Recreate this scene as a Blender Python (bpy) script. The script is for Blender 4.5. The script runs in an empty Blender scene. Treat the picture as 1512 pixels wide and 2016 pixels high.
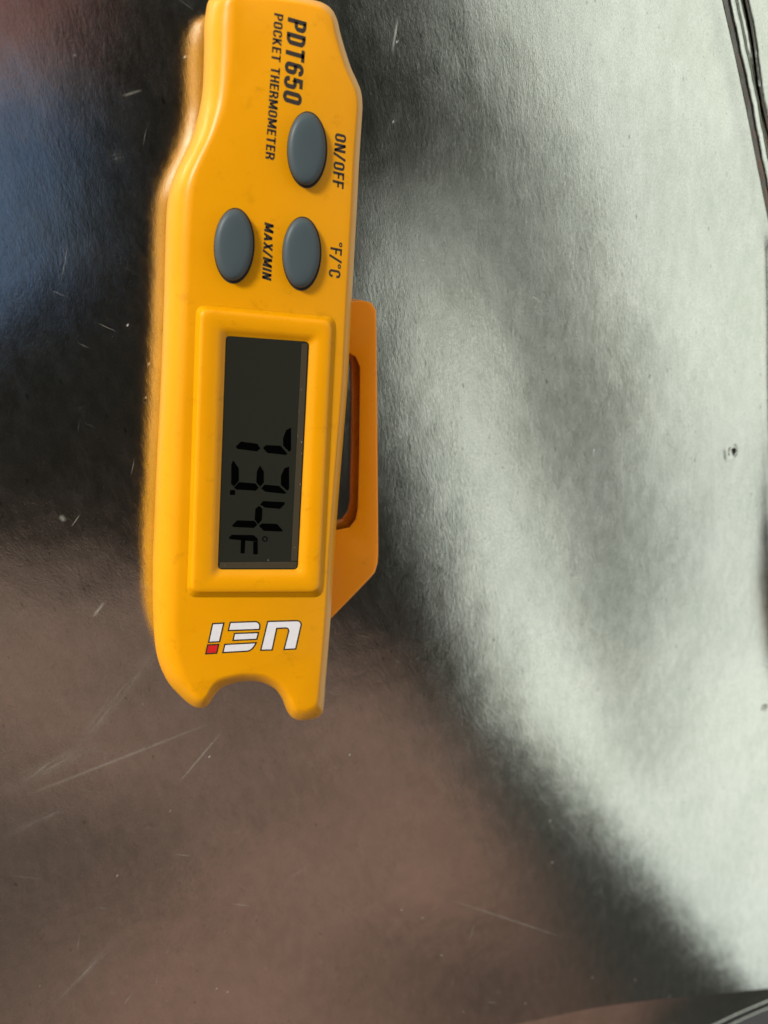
import bpy, bmesh, math, random
from mathutils import Vector, Matrix
random.seed(7)
scene = bpy.context.scene
COL = scene.collection

# ---------------------------------------------------------------- camera
W, H, FPX = 1512.0, 2016.0, 1515.0
FOOT = (120.0, 480.0)           # where the sheet's normal through the lens meets the picture
CAM_Z = 0.165
v = Vector(((FOOT[0]-W/2)/FPX, -(FOOT[1]-H/2)/FPX, -1.0)).normalized()
zc = -v
xc = (Vector((1, 0, 0)) - zc*zc.x).normalized()
yc = zc.cross(xc)
ROT = Matrix((xc, yc, zc))      # camera space -> world
cam = bpy.data.cameras.new('camera')
cam.sensor_fit = 'VERTICAL'; cam.sensor_height = 36.0; cam.sensor_width = 27.0
cam.lens = 36.0*FPX/H
cam.clip_start = 0.005; cam.clip_end = 500
cam_ob = bpy.data.objects.new('camera', cam); COL.objects.link(cam_ob)
cam_ob.matrix_world = Matrix.Translation((0, 0, CAM_Z)) @ ROT.to_4x4()
scene.camera = cam_ob
cam.dof.use_dof = True
cam.dof.focus_distance = 0.158
cam.dof.aperture_fstop = 16.0

def ray(px, py):
    d = ROT @ Vector(((px-W/2)/FPX, -(py-H/2)/FPX, -1.0))
    return d
def P(px, py, z=0.0):
    "point of the place at height z measured from the photograph (metres)"
    d = ray(px, py); t = (z-CAM_Z)/d.z
    return Vector((d.x*t, d.y*t, z))

# ---------------------------------------------------------------- sky and sun
OFFX = 1.3
SUN_EL, SUN_AZ = math.radians(30), math.radians(-54)    # azimuth from +Y towards +X
world = bpy.data.worlds.new('World'); scene.world = world; world.use_nodes = True
nt = world.node_tree; nt.nodes.clear()
out = nt.nodes.new('ShaderNodeOutputWorld'); bg = nt.nodes.new('ShaderNodeBackground')
sky = nt.nodes.new('ShaderNodeTexSky'); sky.sky_type = 'NISHITA'; sky.sun_disc = False
sky.sun_elevation = SUN_EL; sky.sun_rotation = SUN_AZ
sky.air_density = 1.0; sky.dust_density = 1.5; sky.ozone_density = 1.0; sky.altitude = 0
bg.inputs['Strength'].default_value = 0.12
# thin bright cloud all over the sky, the same in every direction
tcw = nt.nodes.new('ShaderNodeTexCoord'); cn = nt.nodes.new('ShaderNodeTexNoise')
cn.inputs['Scale'].default_value = 2.2; cn.inputs['Detail'].default_value = 5.0
cmap = nt.nodes.new('ShaderNodeMapping'); cmap.inputs['Location'].default_value = (OFFX, 0.0, 0.0)
nt.links.new(tcw.outputs['Generated'], cmap.inputs[0]); nt.links.new(cmap.outputs[0], cn.inputs['Vector'])
cr_ = nt.nodes.new('ShaderNodeValToRGB'); cr_.color_ramp.elements[0].position = 0.3; cr_.color_ramp.elements[1].position = 0.7
cr_.color_ramp.elements[0].color = (0.55, 0.55, 0.55, 1); cr_.color_ramp.elements[1].color = (0.96, 0.96, 0.96, 1)
nt.links.new(cn.outputs['Fac'], cr_.inputs[0])
cm = nt.nodes.new('ShaderNodeMix'); cm.data_type = 'RGBA'
cm.inputs['B'].default_value = (10.0, 10.3, 9.5, 1)
nt.links.new(cr_.outputs[0], cm.inputs['Factor']); nt.links.new(sky.outputs[0], cm.inputs['A'])
nt.links.new(cm.outputs['Result'], bg.inputs[0]); nt.links.new(bg.outputs[0], out.inputs[0])
sun = bpy.data.lights.new('sun', 'SUN'); sun.energy = 4.6; sun.angle = math.radians(11); sun.color = (1, 0.965, 0.90)
sun_ob = bpy.data.objects.new('sun', sun); COL.objects.link(sun_ob)
sd = Vector((math.sin(SUN_AZ)*math.cos(SUN_EL), math.cos(SUN_AZ)*math.cos(SUN_EL), math.sin(SUN_EL)))
sun_ob.rotation_euler = sd.to_track_quat('Z', 'Y').to_euler()
scene.view_settings.view_transform = 'Standard'; scene.view_settings.look = 'None'
scene.view_settings.exposure = 0.0; scene.view_settings.gamma = 1.0

# ---------------------------------------------------------------- helpers
class NT:
    def __init__(s, name):
        s.m = bpy.data.materials.new(name); s.m.use_nodes = True
        s.t = s.m.node_tree; s.p = s.t.nodes['Principled BSDF']
    def n(s, typ, **kw):
        nd = s.t.nodes.new(typ)
        for k, val in kw.items():
            if k.startswith('i_'):
                key = k[2:]; key = int(key) if key.isdigit() else key.replace('_', ' ')
                nd.inputs[key].default_value = val
            else: setattr(nd, k, val)
        return nd
    def l(s, a, b): s.t.links.new(a, b)
    def math(s, op, a, b=None, clamp=False):
        nd = s.t.nodes.new('ShaderNodeMath'); nd.operation = op; nd.use_clamp = clamp
        for i, q in enumerate((a, b)):
            if q is None: continue
            if isinstance(q, (int, float)): nd.inputs[i].default_value = q
            else: s.l(q, nd.inputs[i])
        return nd.outputs[0]
    def ramp(s, fac, stops):
        nd = s.t.nodes.new('ShaderNodeValToRGB'); cr = nd.color_ramp
        while len(cr.elements) < len(stops): cr.elements.new(0.5)
        for e, (pos, c) in zip(cr.elements, stops):
            e.position = pos; e.color = (c, c, c, 1) if isinstance(c, (int, float)) else (*c, 1)
        s.l(fac, nd.inputs[0]); return nd.outputs[0]
    def coords(s, scale=(1, 1, 1), rot=0.0):
        tc = s.n('ShaderNodeTexCoord'); mp = s.n('ShaderNodeMapping')
        mp.inputs['Rotation'].default_value = (0, 0, rot); m2 = s.n('ShaderNodeMapping'); m2.inputs['Scale'].default_value = scale
        s.l(tc.outputs['Object'], mp.inputs[0]); s.l(mp.outputs[0], m2.inputs[0]); return m2.outputs[0]
    def noise(s, vec, scale, detail=2.0, rough=0.5):
        nd = s.n('ShaderNodeTexNoise'); nd.inputs['Scale'].default_value = scale
        nd.inputs['Detail'].default_value = detail; nd.inputs['Roughness'].default_value = rough
        s.l(vec, nd.inputs['Vector']); return nd.outputs['Fac']

def link(name, me, mat=None, parent=None, smooth=True):
    o = bpy.data.objects.new(name, me); COL.objects.link(o)
    if mat: me.materials.append(mat)
    if smooth:
        for p in me.polygons: p.use_smooth = True
    if parent: o.parent = parent
    return o
def mesh(name, verts, faces):
    me = bpy.data.meshes.new(name); me.from_pydata([tuple(q) for q in verts], [], faces)
    bm = bmesh.new(); bm.from_mesh(me); bmesh.ops.recalc_face_normals(bm, faces=bm.faces); bm.to_mesh(me); bm.free()
    return me
def thing(name, label, cat, loc=(0, 0, 0)):
    o = bpy.data.objects.new(name, None); COL.objects.link(o); o.location = loc
    o.empty_display_size = 0.01; o['label'] = label; o['category'] = cat
    return o
def spline(pts, n, closed=True):
    "centripetal-ish Catmull-Rom through tuples of any length, n samples per span"
    res = []; m = len(pts)
    for i in range(m if closed else m-1):
        if closed: p0, p1, p2, p3 = pts[i-1], pts[i], pts[(i+1) % m], pts[(i+2) % m]
        else: p0, p1, p2, p3 = pts[max(i-1, 0)], pts[i], pts[i+1], pts[min(i+2, m-1)]
        for k in range(n):
            t = k/n
            res.append(tuple(0.5*(2*b + (c-a)*t + (2*a-5*b+4*c-d)*t*t + (3*b-a-3*c+d)*t**3) for a, b, c, d in zip(p0, p1, p2, p3)))
    if not closed: res.append(tuple(pts[-1]))
    return res
def loft(rings, cap_first=True, cap_last=True):
    n = len(rings[0]); verts = [q for r in rings for q in r]; faces = []
    for j in range(len(rings)-1):
        for i in range(n):
            k = (i+1) % n
            faces.append((j*n+i, j*n+k, (j+1)*n+k, (j+1)*n+i))
    if cap_first: faces.append(tuple(range(n)))
    if cap_last: faces.append(tuple(range((len(rings)-1)*n, len(rings)*n)))
    return verts, faces

# ---------------------------------------------------------------- materials
def mat_metal(name='galvanised_metal', rough=0.125):
    t = NT(name); p = t.p
    c1 = t.coords((1, 0.42, 1), math.radians(-12)); c0 = t.coords()
    fine = t.noise(c1, 4600, 4, 0.7); mid = t.noise(c1, 1300, 3, 0.6); big = t.noise(c0, 28, 3, 0.5)
    spk = t.n('ShaderNodeTexVoronoi'); spk.inputs['Scale'].default_value = 420; t.l(c1, spk.inputs['Vector'])
    speck = t.ramp(spk.outputs['Distance'], [(0.06, 1.0), (0.16, 0.0)])
    sel = t.noise(c0, 230, 1, 0.5)
    speck = t.math('MULTIPLY', speck, t.ramp(sel, [(0.54, 0.0), (0.66, 1.0)]))
    sp2 = t.ramp(t.noise(c1, 1300, 3, 0.75), [(0.635, 0.0), (0.72, 1.0)])
    speck = t.math('MAXIMUM', speck, t.math('MULTIPLY', sp2, 0.7))
    # long scratches and scuffs at measured places: (x0,y0,x1,y1,width px,strength)
    scr = None
    for (x0, y0, x1, y1, w, k) in SCRATCHES:
        a, b = P(x0, y0), P(x1, y1); d = b-a; L = d.length; d = d/L
        tc = t.n('ShaderNodeTexCoord'); mp = t.n('ShaderNodeMapping')
        mp.vector_type = 'TEXTURE'
        mp.inputs['Location'].default_value = (a.x, a.y, 0); mp.inputs['Rotation'].default_value = (0, 0, math.atan2(d.y, d.x))
        t.l(tc.outputs['Object'], mp.inputs[0])
        sp = t.n('ShaderNodeSeparateXYZ'); t.l(mp.outputs[0], sp.inputs[0])
        wid = w*0.000115
        across = t.math('SUBTRACT', 1.0, t.math('DIVIDE', t.math('ABSOLUTE', sp.outputs[1]), wid), True)
        u = t.math('DIVIDE', sp.outputs[0], L)
        along = t.math('MULTIPLY', t.math('MULTIPLY', u, t.math('SUBTRACT', 1.0, u)), 4.0, True)
        m2 = t.n('ShaderNodeMapping'); m2.inputs['Scale'].default_value = (110, 2600, 1); t.l(mp.outputs[0], m2.inputs[0])
        st = t.ramp(t.noise(m2.outputs[0], 1.0, 3, 0.65), [(0.42, 0.0), (0.72, 1.0)]) if w > 6 else t.ramp(t.noise(m2.outputs[0], 3.0, 2, 0.6), [(0.3, 0.3), (0.6, 1.0)])
        m = t.math('MULTIPLY', t.math('MULTIPLY', t.math('MULTIPLY', across, along), k*0.6), st)
        scr = m if scr is None else t.math('MAXIMUM', scr, m)
    # random hairline marks
    c2 = t.coords((1, 0.07, 1), math.radians(38)); hv = t.noise(c2, 900, 2, 0.5)
    hair = t.math('MULTIPLY', t.ramp(hv, [(0.745, 0.0), (0.78, 1.0)]), t.ramp(t.noise(c0, 60, 1), [(0.5, 0.0), (0.62, 1.0)]))
    marks = t.math('MAXIMUM', scr, t.math('MULTIPLY', hair, 0.3))
    for ang, th, sc_, k in ((-62, 0.70, 1100, .5), (15, 0.715, 1400, .5), (72, 0.73, 700, .4)):
        cc = t.coords((1, 0.05, 1), math.radians(ang)); hh = t.noise(cc, sc_, 2, 0.55)
        hm = t.math('MULTIPLY', t.ramp(hh, [(th, 0.0), (th+0.05, 1.0)]), t.ramp(t.noise(c0, 45+ang*0.3, 2), [(0.45, 0.0), (0.62, 1.0)]))
        marks = t.math('MAXIMUM', marks, t.math('MULTIPLY', hm, k*0.45))
    gl = t.n('ShaderNodeTexVoronoi'); gl.inputs['Scale'].default_value = 330; t.l(t.coords((1, 0.55, 1), math.radians(35)), gl.inputs['Vector'])  # pale points put in as small glints on the metal
    gm = t.math('MULTIPLY', t.ramp(gl.outputs['Distance'], [(0.03, 1.0), (0.09, 0.0)]), t.ramp(t.noise(c0, 170, 1), [(0.56, 0.0), (0.62, 1.0)]))
    marks = t.math('MAXIMUM', marks, t.math('MULTIPLY', gm, 0.6))
    mot = t.noise(c1, 330, 5, 0.65)
    tint = t.ramp(t.math('ADD', t.math('MULTIPLY', big, 0.45), t.math('MULTIPLY', mot, 0.55)), [(0.38, (0.68, 0.71, 0.62)), (0.6, (0.82, 0.835, 0.745))])
    mx = t.n('ShaderNodeMix', data_type='RGBA'); t.l(t.math('MULTIPLY', speck, 0.55), mx.inputs['Factor'])
    t.l(tint, mx.inputs['A']); mx.inputs['B'].default_value = (0.22, 0.23, 0.22, 1)
    grain = t.n('ShaderNodeMix', data_type='RGBA', blend_type='MULTIPLY'); grain.inputs['Factor'].default_value = 1.0
    t.l(mx.outputs['Result'], grain.inputs['A']); t.l(t.ramp(fine, [(0.26, 0.74), (0.64, 1.0)]), grain.inputs['B'])
    t.l(grain.outputs['Result'], p.inputs['Base Color'])
    t.l(t.math('SUBTRACT', 1.0, t.math('MULTIPLY', marks, 0.5)), p.inputs['Metallic'])
    r = t.math('ADD', t.math('MULTIPLY', t.math('ADD', mid, mot), 0.09), rough-0.09)
    r = t.math('ADD', r, t.math('MULTIPLY', marks, 0.30)); t.l(r, p.inputs['Roughness'])
    hsum = t.math('ADD', t.math('ADD', t.math('MULTIPLY', fine, 0.75), t.math('MULTIPLY', mot, 0.8)), t.math('MULTIPLY', mid, 0.85))
    b1 = t.n('ShaderNodeBump'); b1.inputs['Strength'].default_value = 0.28; b1.inputs['Distance'].default_value = 0.00006
    t.l(hsum, b1.inputs['Height'])
    b2 = t.n('ShaderNodeBump'); b2.inputs['Strength'].default_value = 0.5; b2.inputs['Distance'].default_value = 0.0006
    t.l(big, b2.inputs['Height']); t.l(b1.outputs[0], b2.inputs['Normal'])
    t.l(b2.outputs[0], p.inputs['Normal'])
    return t.m
SCRATCHES = [(130, 1500, 330, 1255, 22, .35), (0, 1560, 210, 1455, 26, .35), (40, 1570, 430, 1420, 5, .35),
             (100, 1985, 230, 1850, 12, .45), (0, 1650, 130, 1590, 14, .3), (182, 1217, 206, 1186, 4, 1.0),
             (350, 1545, 440, 1440, 3, .6), (772, 105, 784, 30, 3, .9), (880, 1770, 1120, 1850, 4, .35),
             (240, 190, 280, 178, 3, .5), (60, 1530, 100, 1500, 3, .5), (118, 1015, 128, 1028, 6, .9), (215, 315, 245, 305, 14, .25)]

def mat_plastic(name, col, rough=0.34, sss=0.25):
    t = NT(name); p = t.p; c = t.coords()
    f = t.noise(c, 1800, 2, 0.6); g = t.noise(c, 90, 3, 0.6)
    base = t.ramp(g, [(0.3, tuple(q*0.95 for q in col)), (0.7, col)])
    # faint handling grime as small smears
    sm = t.math('MULTIPLY', t.ramp(t.noise(c, 260, 4, 0.7), [(0.60, 0.0), (0.74, 1.0)]), 0.3)
    mx = t.n('ShaderNodeMix', data_type='RGBA'); t.l(sm, mx.inputs['Factor']); t.l(base, mx.inputs['A'])
    mx.inputs['B'].default_value = (col[0]*0.45, col[1]*0.42, col[2]*0.5, 1)
    t.l(mx.outputs['Result'], p.inputs['Base Color'])
    t.l(t.math('ADD', t.math('MULTIPLY', g, 0.12), rough-0.06), p.inputs['Roughness'])
    b = t.n('ShaderNodeBump'); b.inputs['Strength'].default_value = 0.18; b.inputs['Distance'].default_value = 0.00003
    t.l(f, b.inputs['Height']); t.l(b.outputs[0], p.inputs['Normal'])
    p.inputs['Subsurface Weight'].default_value = sss; p.inputs['Specular IOR Level'].default_value = 0.3; p.inputs['IOR'].default_value = 1.38
    p.inputs['Subsurface Radius'].default_value = (1.0, 0.35, 0.05); p.inputs['Subsurface Scale'].default_value = 0.0025
    return t.m
def mat_flat(name, col, rough=0.5, spec=0.5, coat=0.0):
    t = NT(name); p = t.p
    f = t.noise(t.coords(), 900, 3, 0.6)
    t.l(t.ramp(f, [(0.3, tuple(q*0.93 for q in col)), (0.7, col)]), p.inputs['Base Color'])
    p.inputs['Roughness'].default_value = rough; p.inputs['Specular IOR Level'].default_value = spec
    p.inputs['Coat Weight'].default_value = coat; p.inputs['Coat Roughness'].default_value = 0.08
    return t.m
M_METAL = mat_metal()
M_YEL = mat_plastic('yellow_plastic', (0.63, 0.258, 0.0004))
M_CLIP = mat_plastic('shade_orange_plastic', (0.86, 0.275, 0.001), 0.35, 0.4)  # deeper orange hue put in for the body's shade on the clip
M_BTN = mat_plastic('grey_rubber', (0.052, 0.067, 0.073), 0.42, 0.0)
M_GAP = mat_flat('gap_shade', (0.012, 0.010, 0.008), 0.8)
M_INK = mat_flat('black_ink', (0.018, 0.012, 0.008), 0.5)
M_LCD = mat_flat('lcd_glass', (0.0155, 0.016, 0.0115), 0.25, 0.4, 0.3)
M_SEG = mat_flat('lcd_segment', (0.0008, 0.0008, 0.0008), 0.7, 0.0, 0.0)
M_WHITE = mat_flat('white_print', (0.60, 0.57, 0.585), 0.55)
M_RED = mat_flat('red_print', (0.5, 0.006, 0.004), 0.5)
M_STEEL = mat_flat('probe_steel', (0.6, 0.6, 0.6), 0.25); M_STEEL.node_tree.nodes['Principled BSDF'].inputs['Metallic'].default_value = 1
def mat_rough(name, c0, c1, scale, bump=0.003):
    t = NT(name); p = t.p; f = t.noise(t.coords(), scale, 4, 0.6)
    t.l(t.ramp(f, [(0.3, c0), (0.7, c1)]), p.inputs['Base Color']); p.inputs['Roughness'].default_value = 0.85
    b = t.n('ShaderNodeBump'); b.inputs['Distance'].default_value = bump; t.l(f, b.inputs['Height']); t.l(b.outputs[0], p.inputs['Normal'])
    return t.m
M_GROUND = mat_rough('asphalt_ground', (0.022, 0.022, 0.023), (0.036, 0.035, 0.035), 6)
M_STAND_IN_CANVAS = mat_rough('stand_in_canvas', (0.10, 0.096, 0.09), (0.14, 0.134, 0.126), 8)
M_STAND_IN_GREY = mat_rough('stand_in_grey', (0.22, 0.235, 0.225), (0.30, 0.315, 0.305), 20)
M_DARK_PANEL = mat_rough('stand_in_dark_panel', (0.05, 0.05, 0.05), (0.065, 0.065, 0.068), 4)
M_DARK = mat_rough('dark_matt', (0.012, 0.011, 0.010), (0.022, 0.02, 0.018), 5)
def mat_translucent(name, col):
    t = NT(name); d = t.n('ShaderNodeBsdfDiffuse'); tr = t.n('ShaderNodeBsdfTranslucent'); m = t.n('ShaderNodeMixShader')
    f = t.ramp(t.noise(t.coords(), 9, 3), [(0.3, tuple(q*0.7 for q in col)), (0.7, col)])
    t.l(f, d.inputs[0]); t.l(f, tr.inputs[0]); m.inputs[0].default_value = 0.6
    t.l(d.outputs[0], m.inputs[1]); t.l(tr.outputs[0], m.inputs[2])
    t.l(m.outputs[0], t.t.nodes['Material Output'].inputs[0]); return t.m
M_BLUE = mat_translucent('blue_reflection_tint', (0.45, 0.58, 0.82))
M_ROSE = mat_translucent('rose_reflection_tint', (0.75, 0.5, 0.5))
def mat_stand_in_brick():
    t = NT('stand_in_brick'); p = t.p; c = t.coords((1, 1, 1))
    sp = t.n('ShaderNodeSeparateXYZ'); t.l(c, sp.inputs[0]); cb = t.n('ShaderNodeCombineXYZ')
    t.l(sp.outputs[0], cb.inputs[0]); t.l(sp.outputs[2], cb.inputs[1])
    b = t.n('ShaderNodeTexBrick'); t.l(cb.outputs[0], b.inputs['Vector'])
    b.inputs['Color1'].default_value = (0.19, 0.092, 0.074, 1); b.inputs['Color2'].default_value = (0.14, 0.07, 0.057, 1)
    b.inputs['Mortar'].default_value = (0.17, 0.125, 0.11, 1); b.inputs['Scale'].default_value = 1.0
    b.inputs['Brick Width'].default_value = 0.22; b.inputs['Row Height'].default_value = 0.075; b.inputs['Mortar Size'].default_value = 0.006
    st = t.ramp(t.noise(t.coords(), 1.3, 5, 0.6), [(0.38, 0.3), (0.6, 1.15)])
    mx = t.n('ShaderNodeMix', data_type='RGBA', blend_type='MULTIPLY'); mx.inputs['Factor'].default_value = 1.0
    t.l(b.outputs['Color'], mx.inputs['A']); t.l(st, mx.inputs['B']); t.l(mx.outputs['Result'], p.inputs['Base Color'])
    p.inputs['Roughness'].default_value = 0.9
    return t.m
M_STAND_IN_BRICK = mat_stand_in_brick()

# ---------------------------------------------------------------- ground, and unseen stand-ins added for the metal to mirror
def box(name, lo, hi, mat, parent=None):
    vs = [(x, y, z) for x in (lo[0], hi[0]) for y in (lo[1], hi[1]) for z in (lo[2], hi[2])]
    fs = [(0, 1, 3, 2), (4, 6, 7, 5), (0, 4, 5, 1), (2, 3, 7, 6), (0, 2, 6, 4), (1, 5, 7, 3)]
    return link(name, mesh(name, vs, fs), mat, parent, False)
GZ = -0.45
g = link('ground', mesh('ground', [(-60, -60, GZ), (60, -60, GZ), (60, 60, GZ), (-60, 60, GZ)], [(0, 1, 2, 3)]), M_GROUND, None, False)
g['kind'] = 'structure'

def mirror_pt(px, py, z):
    d = ray(px, py); t = (CAM_Z+z)/(-d.z)
    return Vector((d.x*t, d.y*t, z))
WY = -1.7
def wall_x(px, py):             # x where the mirrored sight line meets the wall plane
    d = ray(px, py); return d.x*(WY/d.y)
xt0, xt1 = wall_x(1000, 1730), wall_x(1265, 1730)
brown_stand_in = thing('stand_in_house', 'unseen brown stand-in with dark edge, added for the brown reflection in the metal sheet', 'brown_stand_in', (0, WY, GZ))
def at_stand_in(o): o.parent = brown_stand_in; o.matrix_parent_inverse = Matrix.Translation((0, -WY, -GZ)); return o
at_stand_in(box('stand_in_wall', (-1.3, WY-0.3, GZ), (xt0, WY, 7.0), M_STAND_IN_BRICK))  # added brown surface, out of view, giving the brown reflection
at_stand_in(box('stand_in_shutter', (-6, WY-0.3, GZ), (-1.302, WY-0.01, 7.0), M_DARK_PANEL))  # dark panel added so the seam bead mirrors something dark
at_stand_in(box('stand_in_trim', (xt0+0.002, WY-0.32, GZ), (xt1, WY+0.03, 7.0), M_DARK))  # dark strip added for the dark diagonal in the reflection

CZ = 1.5
stand_in_canopy = thing('stand_in_parasol', 'unseen dark overhead stand-in, added for the dark patch mirrored in the metal sheet', 'overhead_stand_in', (-1.2, 1.9, GZ))
def at_can(o): o.parent = stand_in_canopy; o.matrix_parent_inverse = Matrix.Translation((1.2, -1.9, -GZ)); return o
cpx = spline([(-60, -350), (300, -400), (700, -330), (840, 150), (825, 450), (840, 700), (885, 1050), (945, 1430), (700, 1330), (430, 1200), (150, 1100), (-250, 1040), (-420, 760), (10, 560), (40, 280), (40, 130), (120, -150)], 6)
cen = mirror_pt(400, 500, CZ)
rings = []
for f, dz in ((1.0, -0.0), (1.0, 0.02), (0.6, 0.10), (0.2, 0.18)):
    rings.append([cen+(mirror_pt(x, y, CZ)-cen)*f+Vector((0, 0, dz)) for x, y in cpx])
low = [[cen+(mirror_pt(x, y, CZ)-cen)*f+Vector((0, 0, dz)) for x, y in cpx] for f, dz in ((0.2, 0.16), (0.6, 0.08))]
at_can(link('stand_in_canopy', mesh('stand_in_canopy', *loft(low+rings)), M_STAND_IN_CANVAS))  # unseen cover shaped to darken the left of the reflection
for nm, px, m, lab in (('tint_stand_in', [(30, 190), (50, 330), (40, 480), (-40, 700), (-420, 720), (-420, 150)], M_BLUE, 'thin blue panel added for the blue patch in the reflection'),
                       ('tint_stand_in', [(150, -350), (130, -60), (60, 110), (-20, 180), (-430, 140), (-430, -350)], M_ROSE, 'thin rose panel added for the pink corner of the reflection')):
    q = [mirror_pt(x, y, CZ-0.012) for x, y in px]
    o = at_can(link(nm, mesh(nm, *loft([q, [p+Vector((0, 0, 0.003)) for p in q]])), m, None, False)); o['label'] = lab  # translucent sheets added to tint the reflection blue and rose
def tube(name, pts, r, mat, parent=None, seg=12, radii=None):
    rings = []
    for i, q in enumerate(pts):
        d = (pts[min(i+1, len(pts)-1)]-pts[max(i-1, 0)]).normalized()
        a = d.cross(Vector((0, 0, 1)) if abs(d.z) < 0.9 else Vector((1, 0, 0))).normalized(); b = d.cross(a)
        rr = radii[i] if radii else r
        rings.append([q+(a*math.cos(2*math.pi*k/seg)+b*math.sin(2*math.pi*k/seg))*rr for k in range(seg)])
    return link(name, mesh(name, *loft(rings)), mat, parent)
at_can(tube('stand_in_pole', [Vector((-1.2, 1.9, GZ)), Vector((-1.2, 1.9, 2.0))], 0.035, M_STAND_IN_GREY))  # post and strut only carry the added cover
at_can(tube('stand_in_arm', [Vector((-1.2, 1.9, 2.0)), Vector((cen.x, cen.y, CZ+0.18))], 0.025, M_STAND_IN_GREY))
bp = [mirror_pt(x, y, CZ+0.03) for x, y in ((700, -250), (870, 100), (1000, 420), (1115, 750), (1200, 1080), (1280, 1520))]
at_can(tube('stand_in_bar', bp, 0.05, M_STAND_IN_GREY, radii=[.11, .12, .125, .12, .10, .03]))  # grey bar added to make the grey band in the reflection

# ---------------------------------------------------------------- the metal sheet
sheet = thing('metal_sheet', 'scratched dull galvanised metal sheet with a beaded seam under the yellow thermometer', 'metal sheet', (0, 0, 0))
seam_px = [(1368, -260), (1395, -120), (1422, 0), (1447, 110), (1471, 225), (1492, 335), (1514, 450), (1540, 620), (1566, 850), (1590, 1150), (1605, 1500), (1612, 1900), (1612, 2150)]
seam = [P(x, y) for x, y in spline(seam_px, 10, False)]
crease_px = [(-900, 2330), (-200, 2240), (500, 2120), (850, 2050), (1051, 2011), (1176, 1986), (1338, 1964), (1512, 1945), (1680, 1926)]
crease = [P(x, y) for x, y in spline(crease_px, 10, False)]
def interp(curve, val, ax):
    pts = sorted(curve, key=lambda q: q[ax])
    for a, b in zip(pts, pts[1:]):
        if a[ax] <= val <= b[ax]:
            f = (val-a[ax])/max(b[ax]-a[ax], 1e-9); return a[1-ax]+(b[1-ax]-a[1-ax])*f
    return pts[0][1-ax] if val < pts[0][ax] else pts[-1][1-ax]
def smooth(a, b, x):
    t = min(1, max(0, (x-a)/(b-a))); return t*t*(3-2*t)
YA, YB = P(1500, 1350).y, P(1500, 430).y
DIMPLES = [(1440, 888, 0.0014), (1505, 1391, 0.0011)]
DP = [(P(x, y), r) for x, y, r in DIMPLES]
DENT = [P(x, y) for x, y in ((1542, -300), (1542, 430), (1538, 700), (1540, 1000), (1552, 1400), (1570, 2300))]
def height(x, y):
    d = interp(seam, y, 1)-x                 # distance left of the seam
    h = 0.0
    w = smooth(YA-0.09, YA+0.03, y)*(1-smooth(YB-0.01, YB+0.02, y))
    d2 = interp(DENT, y, 1)-x
    h += w*0.0027*max(0, 1-d2/0.0068)**2.2
    h += 0.00025*math.exp(-(d/0.0035)**2)
    h += 0.0004*math.sin(x*23+1.0)*math.sin(y*17+0.6)+0.0002*math.sin(x*51+y*33)
    for q, r in DP:
        rr = math.hypot(x-q.x, y-q.y)/r
        if rr < 3: h += -0.0010*math.exp(-rr*rr*1.8)+0.00030*math.exp(-(rr-1.35)**2*9)
    return h
NU, NV = 380, 380
XL, YT = -0.34, P(1400, -900).y
verts, faces = [], []
for j in range(NV+1):
    vv = j/NV
    for i in range(NU+1):
        u = i/NU
        yy = interp(crease, 0.14, 0)
        Y0 = yy+(YT-yy)*vv
        xr = interp(seam, Y0, 1)
        X = XL+(xr-XL)*(u**0.62)
        yb = interp(crease, X, 0); Y = yb+(YT-yb)*vv
        if u == 1: X = interp(seam, Y, 1)
        verts.append((X, Y, height(X, Y)))
for j in range(NV):
    for i in range(NU):
        a = j*(NU+1)+i; faces.append((a, a+1, a+NU+2, a+NU+1))
link('panel', mesh('panel', verts, faces), M_METAL, sheet)
EDGE = [Vector(verts[j*(NU+1)+NU]) for j in range(NV+1)]       # right edge of the panel, bottom to top
def sweep(curve, prof, wob=0.0):
    rows = []
    for i, q in enumerate(curve):
        d = (curve[min(i+1, len(curve)-1)]-curve[max(i-1, 0)]); d.z = 0; d.normalize()
        nrm = Vector((d.y, -d.x, 0))
        rows.append([q+nrm*(s+(wob*(math.sin(i*0.9)+math.sin(i*0.37+1)+0.7*math.sin(i*2.1)) if s > 0 else 0))+Vector((0, 0, z)) for s, z in prof])
    n = len(prof); vs = [p for r in rows for p in r]; fs = []
    for j in range(len(rows)-1):
        for i in range(n-1): fs.append((j*n+i, j*n+i+1, (j+1)*n+i+1, (j+1)*n+i))
    return vs, fs
mm = 0.001
bead = [(0, 0), (.1*mm, -.25*mm), (.25*mm, -.3*mm), (.45*mm, -.05*mm), (.7*mm, .22*mm), (1.0*mm, .48*mm), (1.35*mm, .68*mm), (1.75*mm, .76*mm), (2.3*mm, .74*mm), (2.9*mm, .6*mm), (3.4*mm, .36*mm), (3.9*mm, .06*mm), (4.3*mm, -.15*mm), (5*mm, -.2*mm), (75*mm, -.3*mm)]
link('seam', mesh('seam', *sweep(EDGE, bead, 0.00007)), M_METAL, sheet)
lap_px = [(1420, -260), (1450, -80), (1479, 60), (1490, 140), (1497, 190), (1513, 262), (1530, 330), (1560, 450)]
lap = [P(x, y) for x, y in spline(lap_px, 14, False)][::-1]
o = link('overlap', mesh('overlap', *sweep(lap, [(0, 0.05*mm), (.02*mm, .45*mm), (.25*mm, .6*mm), (1*mm, .62*mm), (60*mm, .5*mm)], 0.00005)), M_METAL, sheet)
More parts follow.
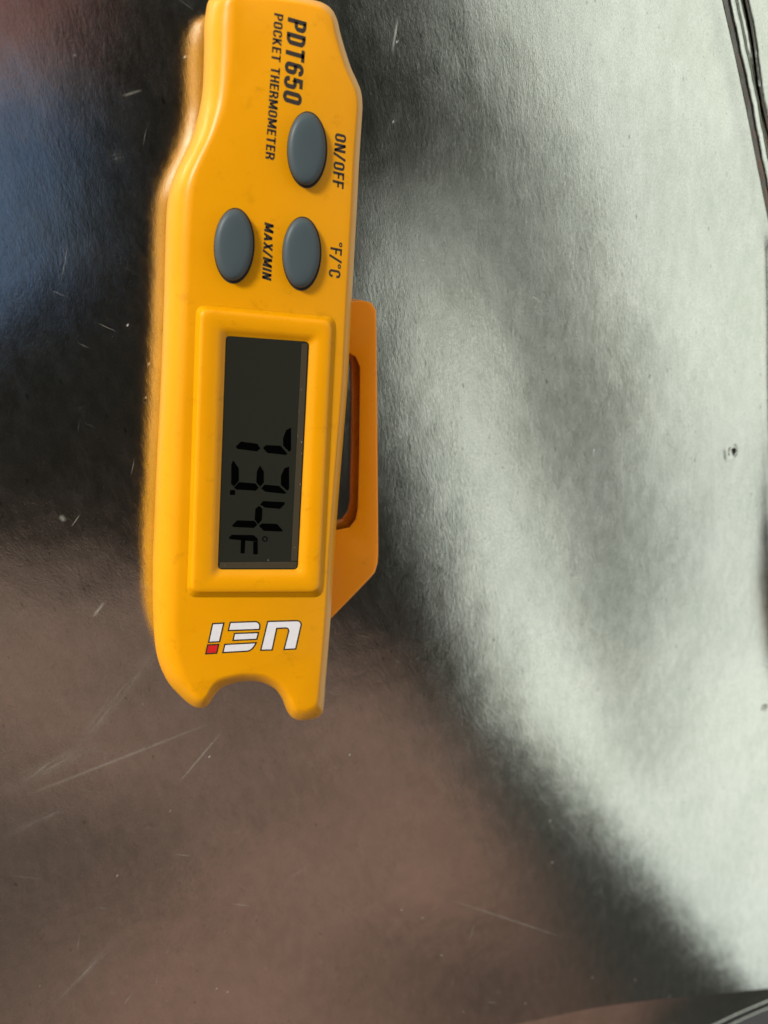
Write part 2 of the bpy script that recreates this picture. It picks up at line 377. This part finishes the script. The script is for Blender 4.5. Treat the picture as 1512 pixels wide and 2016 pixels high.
# flange beyond the crease, then its rolled hem
hem_px = [(-900, 2700), (-200, 2560), (500, 2390), (1000, 2200), (1260, 2086), (1407, 2016), (1458, 1992), (1520, 1966), (1600, 1934)]
hem = [P(x, y, -0.0035) for x, y in spline(hem_px, 10, False)]
cr = [Vector(verts[i]) for i in range(NU+1)]
xs = [XL+(hem[-1].x-XL)*i/120 for i in range(121)]
rows = []
for x in xs:
    yb = interp(crease, x, 0); yh = interp(hem, x, 0)
    z0 = height(x, yb)
    yh = min(yh, yb-0.0008)
    rows.append([(x, yb, z0), (x, yb-0.00025, z0-0.0010), (x, yb-0.0008, z0-0.0011), (x, yb+(yh-yb)*0.5, -0.0022), (x, yh, -0.0035)])
vs = [p for r in rows for p in r]; fs = []
for j in range(len(rows)-1):
    for i in range(4): fs.append((j*5+i, j*5+i+1, (j+1)*5+i+1, (j+1)*5+i))
link('flange', mesh('flange', vs, fs), M_METAL, sheet)
hemc = [Vector((r[-1][0], r[-1][1]-0.0008, -0.0040)) for r in rows]
tube('hem', hemc, 0.00055, M_METAL, sheet, 14)
hem2 = [P(x+16, y+8, -0.0045) for x, y in spline(hem_px, 10, False)]
tube('lip', hem2, 0.00034, M_METAL, sheet, 10)
rows = [[q+Vector((0, 0, 0)), Vector((q.x, q.y+0.001, GZ))] for q in hem2]
vs = [p for r in rows for p in r]
link('side', mesh('side', vs, [(2*j, 2*j+1, 2*j+3, 2*j+2) for j in range(len(rows)-1)]), M_DARK, sheet)

# ---------------------------------------------------------------- the thermometer
ZT, ZM = 0.0165, 0.0085
thermo = thing('pocket_thermometer', 'yellow plastic pocket thermometer with grey oval buttons and dark digital screen reading 73.4', 'thermometer', P(490, 800, 0))
TL = thermo.location.copy()
def tp(o):                       # children keep world coordinates
    o.parent = thermo; o.matrix_parent_inverse = Matrix.Translation(-TL); return o
# outline: outer silhouette (x, y) and edge of the flat face (x, y)
OUT = [(420, -8, 470, -6), (404, 34, 467, 25), (402, 100, 463, 105), (400, 165, 455, 175), (394, 211, 447, 212), (379, 268, 428, 262),
       (356, 316, 405, 310), (340, 354, 391, 345), (330, 398, 384, 385), (326, 480, 378, 470), (323, 600, 374, 600), (317, 760, 369, 760),
       (310, 900, 364, 900), (304, 1040, 359, 1040), (301, 1150, 355, 1150), (303, 1240, 354, 1238), (310, 1294, 358, 1282), (328, 1338, 366, 1318),
       (353, 1368, 378, 1345), (378, 1389, 390, 1368), (397, 1394, 400, 1372), (411, 1387, 407, 1364), (422, 1370, 414, 1350), (436, 1355, 428, 1336),
       (461, 1345, 456, 1327), (489, 1341, 488, 1323), (517, 1344, 522, 1326), (541, 1356, 550, 1340), (556, 1376, 570, 1362), (565, 1399, 581, 1382),
       (575, 1412, 588, 1392), (589, 1417.5, 596, 1394), (605, 1417.5, 605, 1393), (621, 1414, 614, 1388), (632, 1407, 620, 1382), (637, 1393, 623, 1370),
       (641, 1340, 627, 1335), (646, 1280, 632, 1278), (652, 1200, 638, 1200), (659, 1080, 645, 1080), (671, 920, 657, 920), (684, 760, 670, 760),
       (692, 600, 678, 600), (701, 440, 687, 440), (707, 320, 693, 320), (712, 240, 699, 240), (713.5, 208, 701, 211), (711, 182, 699, 189), (704, 162, 692, 169),
       (689, 128, 677, 134), (672, 73, 660, 78), (664, 40, 653, 46), (655, 21, 645, 32), (640, 8, 633, 20), (617, 0, 613, 13), (560, -10, 560, 4), (490, -14, 500, -2)]
S = spline(OUT, 6)
def zbot(py): return 0.0004+0.0035*max(0, min(1, (1000-py)/900.0))
rings = []
CP = (490, 700)
def ring(f_out, fz, z, shrink=0.0):
    r = []
    for ox, oy, ix, iy in S:
        x = ix+(ox-ix)*f_out; y = iy+(oy-iy)*f_out
        r.append((x, y))
    return [P(x, y, z) for x, y in r]
def bottom_ring(inset, zf):
    r = []
    for k, (ox, oy, ix, iy) in enumerate(S):
        a, b = S[k-1], S[(k+1) % len(S)]
        tx, ty = b[0]-a[0], b[1]-a[1]; L = math.hypot(tx, ty) or 1
        nx, ny = ty/L, -tx/L           # inward normal (list runs counter-clockwise on screen going down the left)
        q = P(ox, oy, ZM); n2 = P(ox+nx, oy+ny, ZM)-q; n2 = n2.normalized() if n2.length else n2
        z0 = zbot(oy)
        q2 = P(ix, iy, ZM); w = (q2-q).length
        p = q+(q2-q)*min(inset/max(w, 1e-6), 0.95*inset/0.0045); p.z = z0+(ZM-z0)*zf
        r.append(p)
    return r
brings = []
for a in range(0, 6):
    t = a/6*math.pi/2
    brings.append(bottom_ring(0.0045*(1-math.sin(t)), 1-math.cos(t)))
for a in range(0, 13):
    t = a/12*math.pi/2
    rings.append(ring(math.cos(t), 0, ZM+(ZT-ZM)*math.sin(t)))
vv, ff = loft(brings+rings)
body = tp(link('body', mesh('body', vv, ff), M_YEL))

# rounded quads in picture pixels
def rquad(c, r, n=6):
    pts = []
    for i in range(4):
        p, a, b = Vector(c[i]), Vector(c[i-1]), Vector(c[(i+1) % 4])
        d1 = (a-p).normalized(); d2 = (b-p).normalized()
        s, e = p+d1*r, p+d2*r
        for k in range(n+1):
            t = k/n; pts.append(s*(1-t)**2+p*2*t*(1-t)+e*t*t)
    return pts
BZ = ZT+0.0012
bz_out0 = [(386, 600), (662, 625), (636, 1176), (368, 1176)]
bz_out1 = [(394, 606), (655, 631), (630, 1166), (375, 1167)]
bz_out2 = [(403, 617), (646, 641), (621, 1156), (385, 1157)]
bz_in0 = [(428, 640), (629, 658), (605, 1142), (412, 1142)]
bz_in1 = [(440, 654), (616, 668), (592, 1128), (424, 1128)]
bz_in2 = [(447, 663), (606.5, 675), (584, 1119), (431, 1119)]
def zr(q, r, z): return [P(p.x, p.y, z) for p in rquad(q, r)]
R = [zr(bz_out0, 20, ZT-0.0004), zr(bz_out0, 20, ZT+0.00005), zr(bz_out1, 20, ZT+0.0004), zr(bz_out1, 18, ZT+0.0008), zr([((a[0]*.6+b[0]*.4), (a[1]*.6+b[1]*.4)) for a, b in zip(bz_out1, bz_out2)], 18, ZT+0.0011), zr(bz_out2, 16, BZ),
     zr(bz_in0, 14, BZ), zr([((a[0]*.5+b[0]*.5), (a[1]*.5+b[1]*.5)) for a, b in zip(bz_in0, bz_in1)], 13, BZ-0.00025), zr(bz_in1, 12, BZ-0.0006), zr([((a[0]*.4+b[0]*.6), (a[1]*.4+b[1]*.6)) for a, b in zip(bz_in1, bz_in2)], 10, BZ-0.0011), zr(bz_in2, 9, ZT+0.0000)]
tp(link('bezel', mesh('bezel', *loft(R, False, False)), M_YEL))
LZ = ZT+0.00012
scr_q = [(445, 661), (608.5, 673), (586, 1121), (429, 1121)]
screen = tp(link('screen', mesh('screen', [p for p in zr(scr_q, 9, LZ)]+[p-Vector((0, 0, .0008)) for p in zr(scr_q, 9, LZ)],
      loft([[0]*28]*2)[1]), M_LCD, None, False))
def sub(o, par):
    o.parent = par; o.matrix_parent_inverse = Matrix.Translation(-TL) if False else par.matrix_basis.inverted(); return o
def prism(polys, z, h, zsc=None, off=(0, 0), s=1.0):
    vs, fs = [], []
    for poly in polys:
        n = len(poly); b = len(vs)
        for dz in (0, h): vs += [P(off[0]+x/s, off[1]+y/s, z+dz) for x, y in poly]
        fs.append(tuple(range(b, b+n))); fs.append(tuple(range(b+n, b+2*n)))
        for i in range(n): k = (i+1) % n; fs.append((b+i, b+k, b+n+k, b+n+i))
    return vs, fs
M_WEDGE = mat_flat('window_edge', (0.045, 0.035, 0.02), 0.3)
edge = link('window_edge', mesh('window_edge', *prism([[(594, 676), (605.5, 676), (585, 1104), (573, 1104)], [(433, 1107), (584.5, 1106), (583.5, 1118.5), (432, 1118.5)]], LZ+0.00001, 0.00003)), M_WEDGE, None, False)
edge.parent = screen
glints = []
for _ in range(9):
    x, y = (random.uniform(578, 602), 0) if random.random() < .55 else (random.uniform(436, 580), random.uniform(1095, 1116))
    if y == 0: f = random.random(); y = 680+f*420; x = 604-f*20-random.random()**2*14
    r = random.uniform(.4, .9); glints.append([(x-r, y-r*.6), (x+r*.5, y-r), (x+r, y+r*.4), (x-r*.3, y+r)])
dust_glints = link('dust_glints', mesh('dust_glints', *prism(glints, LZ+0.00005, 0.00003)), M_WHITE, None, False); dust_glints.parent = screen; dust_glints['kind'] = 'stuff'  # white flecks, glints painted on tiny particles along the window edge
SEG = {
 'seven': [[(876, 398), (876, 520), (866, 530), (833, 497), (833, 455), (850, 410)], [(722, 510), (738, 494), (818, 497), (855, 540), (848, 548), (745, 536)], [(572, 502), (600, 474), (690, 486), (706, 512), (688, 528), (580, 514)]],
 'three': [[(865, 612), (865, 735), (855, 745), (820, 712), (822, 660), (840, 622)], [(705, 606), (726, 640), (726, 700), (706, 722), (685, 700), (688, 640)], [(558, 578), (588, 622), (588, 690), (560, 722), (546, 705), (548, 600)],
           [(712, 733), (730, 712), (808, 718), (850, 755), (842, 762), (735, 750)], [(562, 728), (590, 698), (680, 705), (697, 728), (680, 745), (575, 738)]],
 'point': [[(540, 742), (567, 742), (567, 768), (540, 768)]],
 'four': [[(706, 822), (722, 802), (840, 808), (842, 818), (815, 845), (735, 838)], [(700, 828), (718, 845), (715, 905), (696, 930), (676, 905), (680, 845)], [(700, 938), (716, 925), (798, 928), (832, 965), (826, 970), (725, 966)], [(550, 938), (580, 908), (675, 912), (690, 932), (672, 950), (560, 945)]],
 'unit': [[(532, 1005), (550, 988), (670, 990), (694, 1012), (690, 1026), (540, 1012)], [(668, 1027), (692, 1027), (692, 1095), (668, 1095)], [(600, 1014), (624, 1014), (620, 1090), (598, 1090)]],
}
ringp = []
for k in range(16):
    a0, a1 = 2*math.pi*k/16, 2*math.pi*(k+1)/16
    ringp.append([(732+15*math.cos(a0), 1011+15*math.sin(a0)), (732+15*math.cos(a1), 1011+15*math.sin(a1)), (732+10*math.cos(a1), 1011+10*math.sin(a1)), (732+10*math.cos(a0), 1011+10*math.sin(a0))])
for nm, polys in (('digit', SEG['seven']), ('digit', SEG['three']), ('digit', SEG['four']), ('decimal_point', SEG['point']), ('unit_letter', SEG['unit']), ('degree_sign', ringp)):
    o = link(nm, mesh(nm, *prism(polys, LZ+0.00001, 0.00004, None, (260, 700), 2.8)), M_SEG, None, False)
    o.parent = screen

# buttons
for (cx, cy, a, b, tilt) in ((603.5, 293, 37.5, 71.5, 0.01), (460, 482, 38, 70.5, 0.03), (593, 497.5, 36.5, 69, 0.02)):
    def ell(f, z, dx=0, dy=0):
        r = []
        for k in range(56):
            t = 2*math.pi*k/56; x, y = a*f*math.cos(t), b*f*math.sin(t)
            fx = (a-(1-f)*0)  # same shape at every level
            r.append(P(cx+dx+x*math.cos(tilt)-y*math.sin(tilt), cy+dy+x*math.sin(tilt)+y*math.cos(tilt), z))
        return r
    def ell_in(d, z):
        r = []
        for k in range(56):
            t = 2*math.pi*k/56; x, y = (a-d)*math.cos(t), (b-d)*math.sin(t)
            r.append(P(cx+x*math.cos(tilt)-y*math.sin(tilt), cy+x*math.sin(tilt)+y*math.cos(tilt), z))
        return r
    R = [ell_in(0, ZT-0.001), ell_in(0, ZT+0.0010), ell_in(0.8, ZT+0.0014), ell_in(2.5, ZT+0.00170), ell_in(5, ZT+0.0019), ell_in(9, ZT+0.0021), ell_in(14, ZT+0.0022), ell_in(24, ZT+0.00228), ell_in(33, ZT+0.0023)]
    btn = tp(link('button', mesh('button', *loft(R)), M_BTN))
    gp = link('button_gap_shade', mesh('button_gap_shade', *loft([ell(1.06, ZT+0.00004, 1.2, 1.8), ell(1.06, ZT+0.00007, 1.2, 1.8)])), M_GAP, None, False)  # black disc offset down right, shade around the button put in as colour
    gp.parent = btn

# clip
CT, CB = 0.0032, 0.0008
co = [(640, 594), (690, 593), (713, 591), (731, 596), (740, 610), (741, 640), (742.5, 800), (744, 1000), (744.5, 1090), (743.5, 1108), (738, 1127), (722, 1145), (690, 1178), (651, 1218), (620, 1248)]
slot = [(650, 700), (684, 694), (700, 703), (708, 722), (708, 760), (706.5, 900), (704, 1000), (700, 1022), (688, 1038), (664, 1043), (630, 1043)]
def clip_mesh():
    bm = bmesh.new()
    co_s = co
    def layer(z, d):
        cxo = (690, 900); q1 = []
        for k, (x, y) in enumerate(co_s):
            a_, b_ = co_s[k-1], co_s[(k+1) % len(co_s)]; tx, ty = b_[0]-a_[0], b_[1]-a_[1]; L = math.hypot(tx, ty)
            q1.append(P(x-ty/L*d, y+tx/L*d, z))
        q2 = []
        for k, (x, y) in enumerate(slot):
            a_, b_ = slot[k-1], slot[(k+1) % len(slot)]; tx, ty = b_[0]-a_[0], b_[1]-a_[1]; L = math.hypot(tx, ty)
            q2.append(P(x+ty/L*d, y-tx/L*d, z))
        return [bm.verts.new(p) for p in q1], [bm.verts.new(p) for p in q2]
    lv = [layer(CB, 2.5), layer(CB+0.0003, 0), layer(CT-0.0004, 0), layer(CT-0.0001, 1.3), layer(CT, 4)]
    for (a1, a2), (b1, b2) in zip(lv, lv[1:]):
        for A, B in ((a1, b1), (a2, b2)):
            for i in range(len(A)): k = (i+1) % len(A); bm.faces.new((A[i], A[k], B[k], B[i]))
    for q1, q2 in (lv[0], lv[-1]):
        ed = []
        for A in (q1, q2):
            for i in range(len(A)):
                e = bm.edges.get((A[i], A[(i+1) % len(A)])); ed.append(e)
        bmesh.ops.triangle_fill(bm, use_beauty=True, use_dissolve=False, edges=ed)
    bmesh.ops.recalc_face_normals(bm, faces=bm.faces)
    me = bpy.data.meshes.new('clip'); bm.to_mesh(me); bm.free()
    return me
c_me = clip_mesh()
clip = tp(link('clip', c_me, M_CLIP, None, True))
try: c_me.set_sharp_from_angle(angle=math.radians(40))
except Exception: pass

# printed words: condensed gothic capitals drawn as stroked centre lines in a cell one unit high
def q_arc(cx, cy, rx, ry, a0, a1, n=7): return [(cx+rx*math.cos(math.radians(a0+(a1-a0)*k/n)), cy+ry*math.sin(math.radians(a0+(a1-a0)*k/n))) for k in range(n+1)]
def glyph(ch, t):
    a, b = t/2, 1-t/2; w = 0.46; l, r = t/2, w-t/2; m = w/2; c = min(0.16, (r-l)/2)
    def rr(x0, x1, y0, y1, c): return q_arc(x1-c, y1-c, c, c, 90, 0)+q_arc(x1-c, y0+c, c, c, 0, -90)
    if ch == 'P': return w, [[(l, 0), (l, 1)], [(l, b)]+rr(l, r, .46, b, c)+[(l, .46)]]
    if ch == 'R': return w+.01, [[(l, 0), (l, 1)], [(l, b)]+rr(l, r, .48, b, c)+[(l, .48)], [(m-.01, .48), (r, .30), (r+.01, 0)]]
    if ch == 'D': return w, [[(l, 0), (l, 1)], [(l, b)]+rr(l, r, a, b, c*1.2)+[(l, a)]]
    if ch == 'T': return w, [[(m, 0), (m, 1)], [(0, b), (w, b)]]
    if ch == 'I': return t+.02, [[(t/2, 0), (t/2, 1)]]
    if ch == 'E': return w-.06, [[(l, 0), (l, 1)], [(l, b), (w-.06, b)], [(l, .51), (w-.09, .51)], [(l, a), (w-.06, a)]]
    if ch == 'F': return w-.07, [[(l, 0), (l, 1)], [(l, b), (w-.06, b)], [(l, .50), (w-.09, .50)]]
    if ch == 'H': return w, [[(l, 0), (l, 1)], [(r, 0), (r, 1)], [(l, .51), (r, .51)]]
    if ch == 'K': return w+.02, [[(l, 0), (l, 1)], [(l, .34), (r, 1)], [(m-.05, .52), (r+.02, 0)]]
    if ch == 'M': return w+.16, [[(l, 0), (l, 1)], [(r+.16, 0), (r+.16, 1)], [(l+.01, .98), ((w+.16)/2, .12)], [(r+.15, .98), ((w+.16)/2, .12)]]
    if ch == 'N': return w+.02, [[(l, 0), (l, 1)], [(r+.02, 0), (r+.02, 1)], [(l, .98), (r+.02, .02)]]
    if ch == 'A': return w+.06, [[(l-.02, 0), (m+.03, b)], [(r+.08, 0), (m+.03, b)], [(l+.06, .27), (r, .27)]]
    if ch == 'X': return w+.04, [[(l-.02, 0), (r+.06, 1)], [(l-.02, 1), (r+.06, 0)]]
    if ch == '/': return .34, [[(0, -.04), (.30, 1.04)]]
    O = [(l, .5), (l, b-c)]+q_arc(l+c, b-c, c, c, 180, 90)+q_arc(r-c, b-c, c, c, 90, 0)+q_arc(r-c, a+c, c, c, 0, -90)+q_arc(l+c, a+c, c, c, -90, -180)+[(l, .5)]
    if ch in 'O0': return w, [O]
    if ch == 'C': return w, [[(r, .66), (r, b-c)]+q_arc(r-c, b-c, c, c, 0, 90)+q_arc(l+c, b-c, c, c, 90, 180)+q_arc(l+c, a+c, c, c, 180, 270)+q_arc(r-c, a+c, c, c, -90, 0)+[(r, .34)]]
    if ch == '6': return w, [[(r, .74), (r, b-c)]+q_arc(r-c, b-c, c, c, 0, 90)+q_arc(l+c, b-c, c, c, 90, 180)+q_arc(l+c, a+c, c, c, 180, 270)+q_arc(r-c, a+c, c, c, -90, 0)+q_arc(r-c, .56-c, c, c, 0, 90)+[(l, .56)]]
    if ch == '5': return w, [[(r, b), (l+.01, b), (l, .50)], [(l, .50)]+[(l+c*.6, .58)]+q_arc(r-c, .60-c, c, c, 90, 0)+q_arc(r-c, a+c, c, c, 0, -90)+q_arc(l+c, a+c, c, c, -90, -180)+[(l, .30)]]
    if ch == '\u00b0': return .26, [q_arc(.12, .86, .10, .10, 0, 360, 16)]
    return .2, []
def stroke(poly, t):
    L, R = [], []
    for k, p in enumerate(poly):
        p = Vector(p); ds = []
        if k: ds.append((p-Vector(poly[k-1])))
        if k < len(poly)-1: ds.append((Vector(poly[k+1])-p))
        ds = [d.normalized() for d in ds if d.length > 1e-6]
        d = sum(ds, Vector((0, 0))).normalized(); n = Vector((-d.y, d.x)); n0 = Vector((-ds[0].y, ds[0].x))
        n = n*(t/2/max(.5, n.dot(n0))); L.append(p+n); R.append(p-n)
    return L, R
def words(name, txt, base0, base1, cap, shear=0.0, t=0.16, z=ZT+0.00003, gap=0.09):
    vs, fs = [], []; x = 0.0
    for ch in txt:
        w, polys = glyph(ch, t)
        for poly in polys:
            L, R = stroke(poly, t*(.6 if ch == '\u00b0' else 1)); b0 = len(vs)
            for p, q in zip(L, R): vs += [(x+p.x, p.y), (x+q.x, q.y)]
            for k in range(len(L)-1): fs.append((b0+2*k, b0+2*k+1, b0+2*k+3, b0+2*k+2))
        x += w+gap
    x -= gap
    a = Vector(base0); d = Vector(base1)-a; up = Vector((-d.y, d.x))/d.length*-1
    pts = []
    for X, Y in vs:
        p = a+d*((X+shear*Y)/x)+up*(Y*cap); pts.append(P(p.x, p.y, z))
    me = mesh(name, pts, fs)
    return tp(link(name, me, M_INK, None, False))
words('model_lettering', 'PDT650', (567, 33), (556.5, 199), 37.5, 0.16, 0.175)
words('product_lettering', 'POCKET THERMOMETER', (540, 25), (522.5, 312), 18, 0.10, 0.155)
words('button_lettering', 'ON/OFF', (660, 261), (654.5, 367), 22, 0.12, 0.155, gap=.11)
words('button_lettering', 'MAX/MIN', (521, 437), (516, 548), 18, 0.16, 0.18)
words('button_lettering', '\u00b0F/\u00b0C', (651.5, 474), (647, 544), 23, 0.10, 0.14, gap=.10)

# printed maker's mark: white strokes with a dark outline, one red square
mk = lambda pts: [(380+x/6.3, 1190+y/6.3) for x, y in pts]
def arc(cx, cy, rx, ry, a0, a1, n=6): return [(cx+rx*math.cos(math.radians(a0+(a1-a0)*k/n)), cy+ry*math.sin(math.radians(a0+(a1-a0)*k/n))) for k in range(n+1)]
LOGO = [
 ([(236, 232), (392, 222), (335, 470), (183, 478)], 0),
 ([(175, 494), (327, 488), (300, 612), (148, 622)], 1),
 ([(455, 215), (770, 205)]+arc(775, 265, 62, 60, -85, 0, 6)+[(832, 318), (428, 333)], 0),
 ([(508, 352), (822, 340), (798, 440), (487, 455)], 0),
 ([(388, 488), (795, 466), (775, 510), (745, 550), (710, 578), (675, 588), (360, 606)], 0),
 ([(920, 203), (1290, 193)]+arc(1292, 250, 58, 56, -85, 5, 6)+[(1280, 560), (1118, 568), (1180, 328), (1172, 308), (1155, 300), (1045, 305), (988, 572), (830, 577)], 0),
]
mark = tp(link('printed_mark', mesh('printed_mark', *prism([mk(p) for p, _ in LOGO], ZT+0.00002, 0.00003)), M_INK, None, False))
mark.data.name = 'printed_mark'
def inset(poly, d):
    n = len(poly); res = []
    area = sum(poly[i][0]*poly[(i+1) % n][1]-poly[(i+1) % n][0]*poly[i][1] for i in range(n)); sg = 1 if area > 0 else -1
    for i in range(n):
        p, a, b = Vector(poly[i]), Vector(poly[i-1]), Vector(poly[(i+1) % n])
        e1, e2 = (p-a).normalized(), (b-p).normalized()
        n1, n2 = Vector((-e1.y, e1.x))*sg, Vector((-e2.y, e2.x))*sg
        m = (n1+n2); m = m.normalized(); m = m*(d/max(0.35, m.dot(n1)))
        res.append((p.x+m.x, p.y+m.y))
    return res
for poly, red in LOGO:
    o = link('letter_stroke', mesh('letter_stroke', *prism([mk(inset(poly, 17))], ZT+0.00006, 0.00002)), M_RED if red else M_WHITE, None, False)
    o.parent = mark
# probe beyond the top of the handle
ptop = P(520, -10, 0.0085)
tube_o = tube('probe', [P(520, 20, 0.0085), P(528, -60, 0.0085), P(560, -500, 0.0022)], 0.0018, M_STEEL)
tp(tube_o)
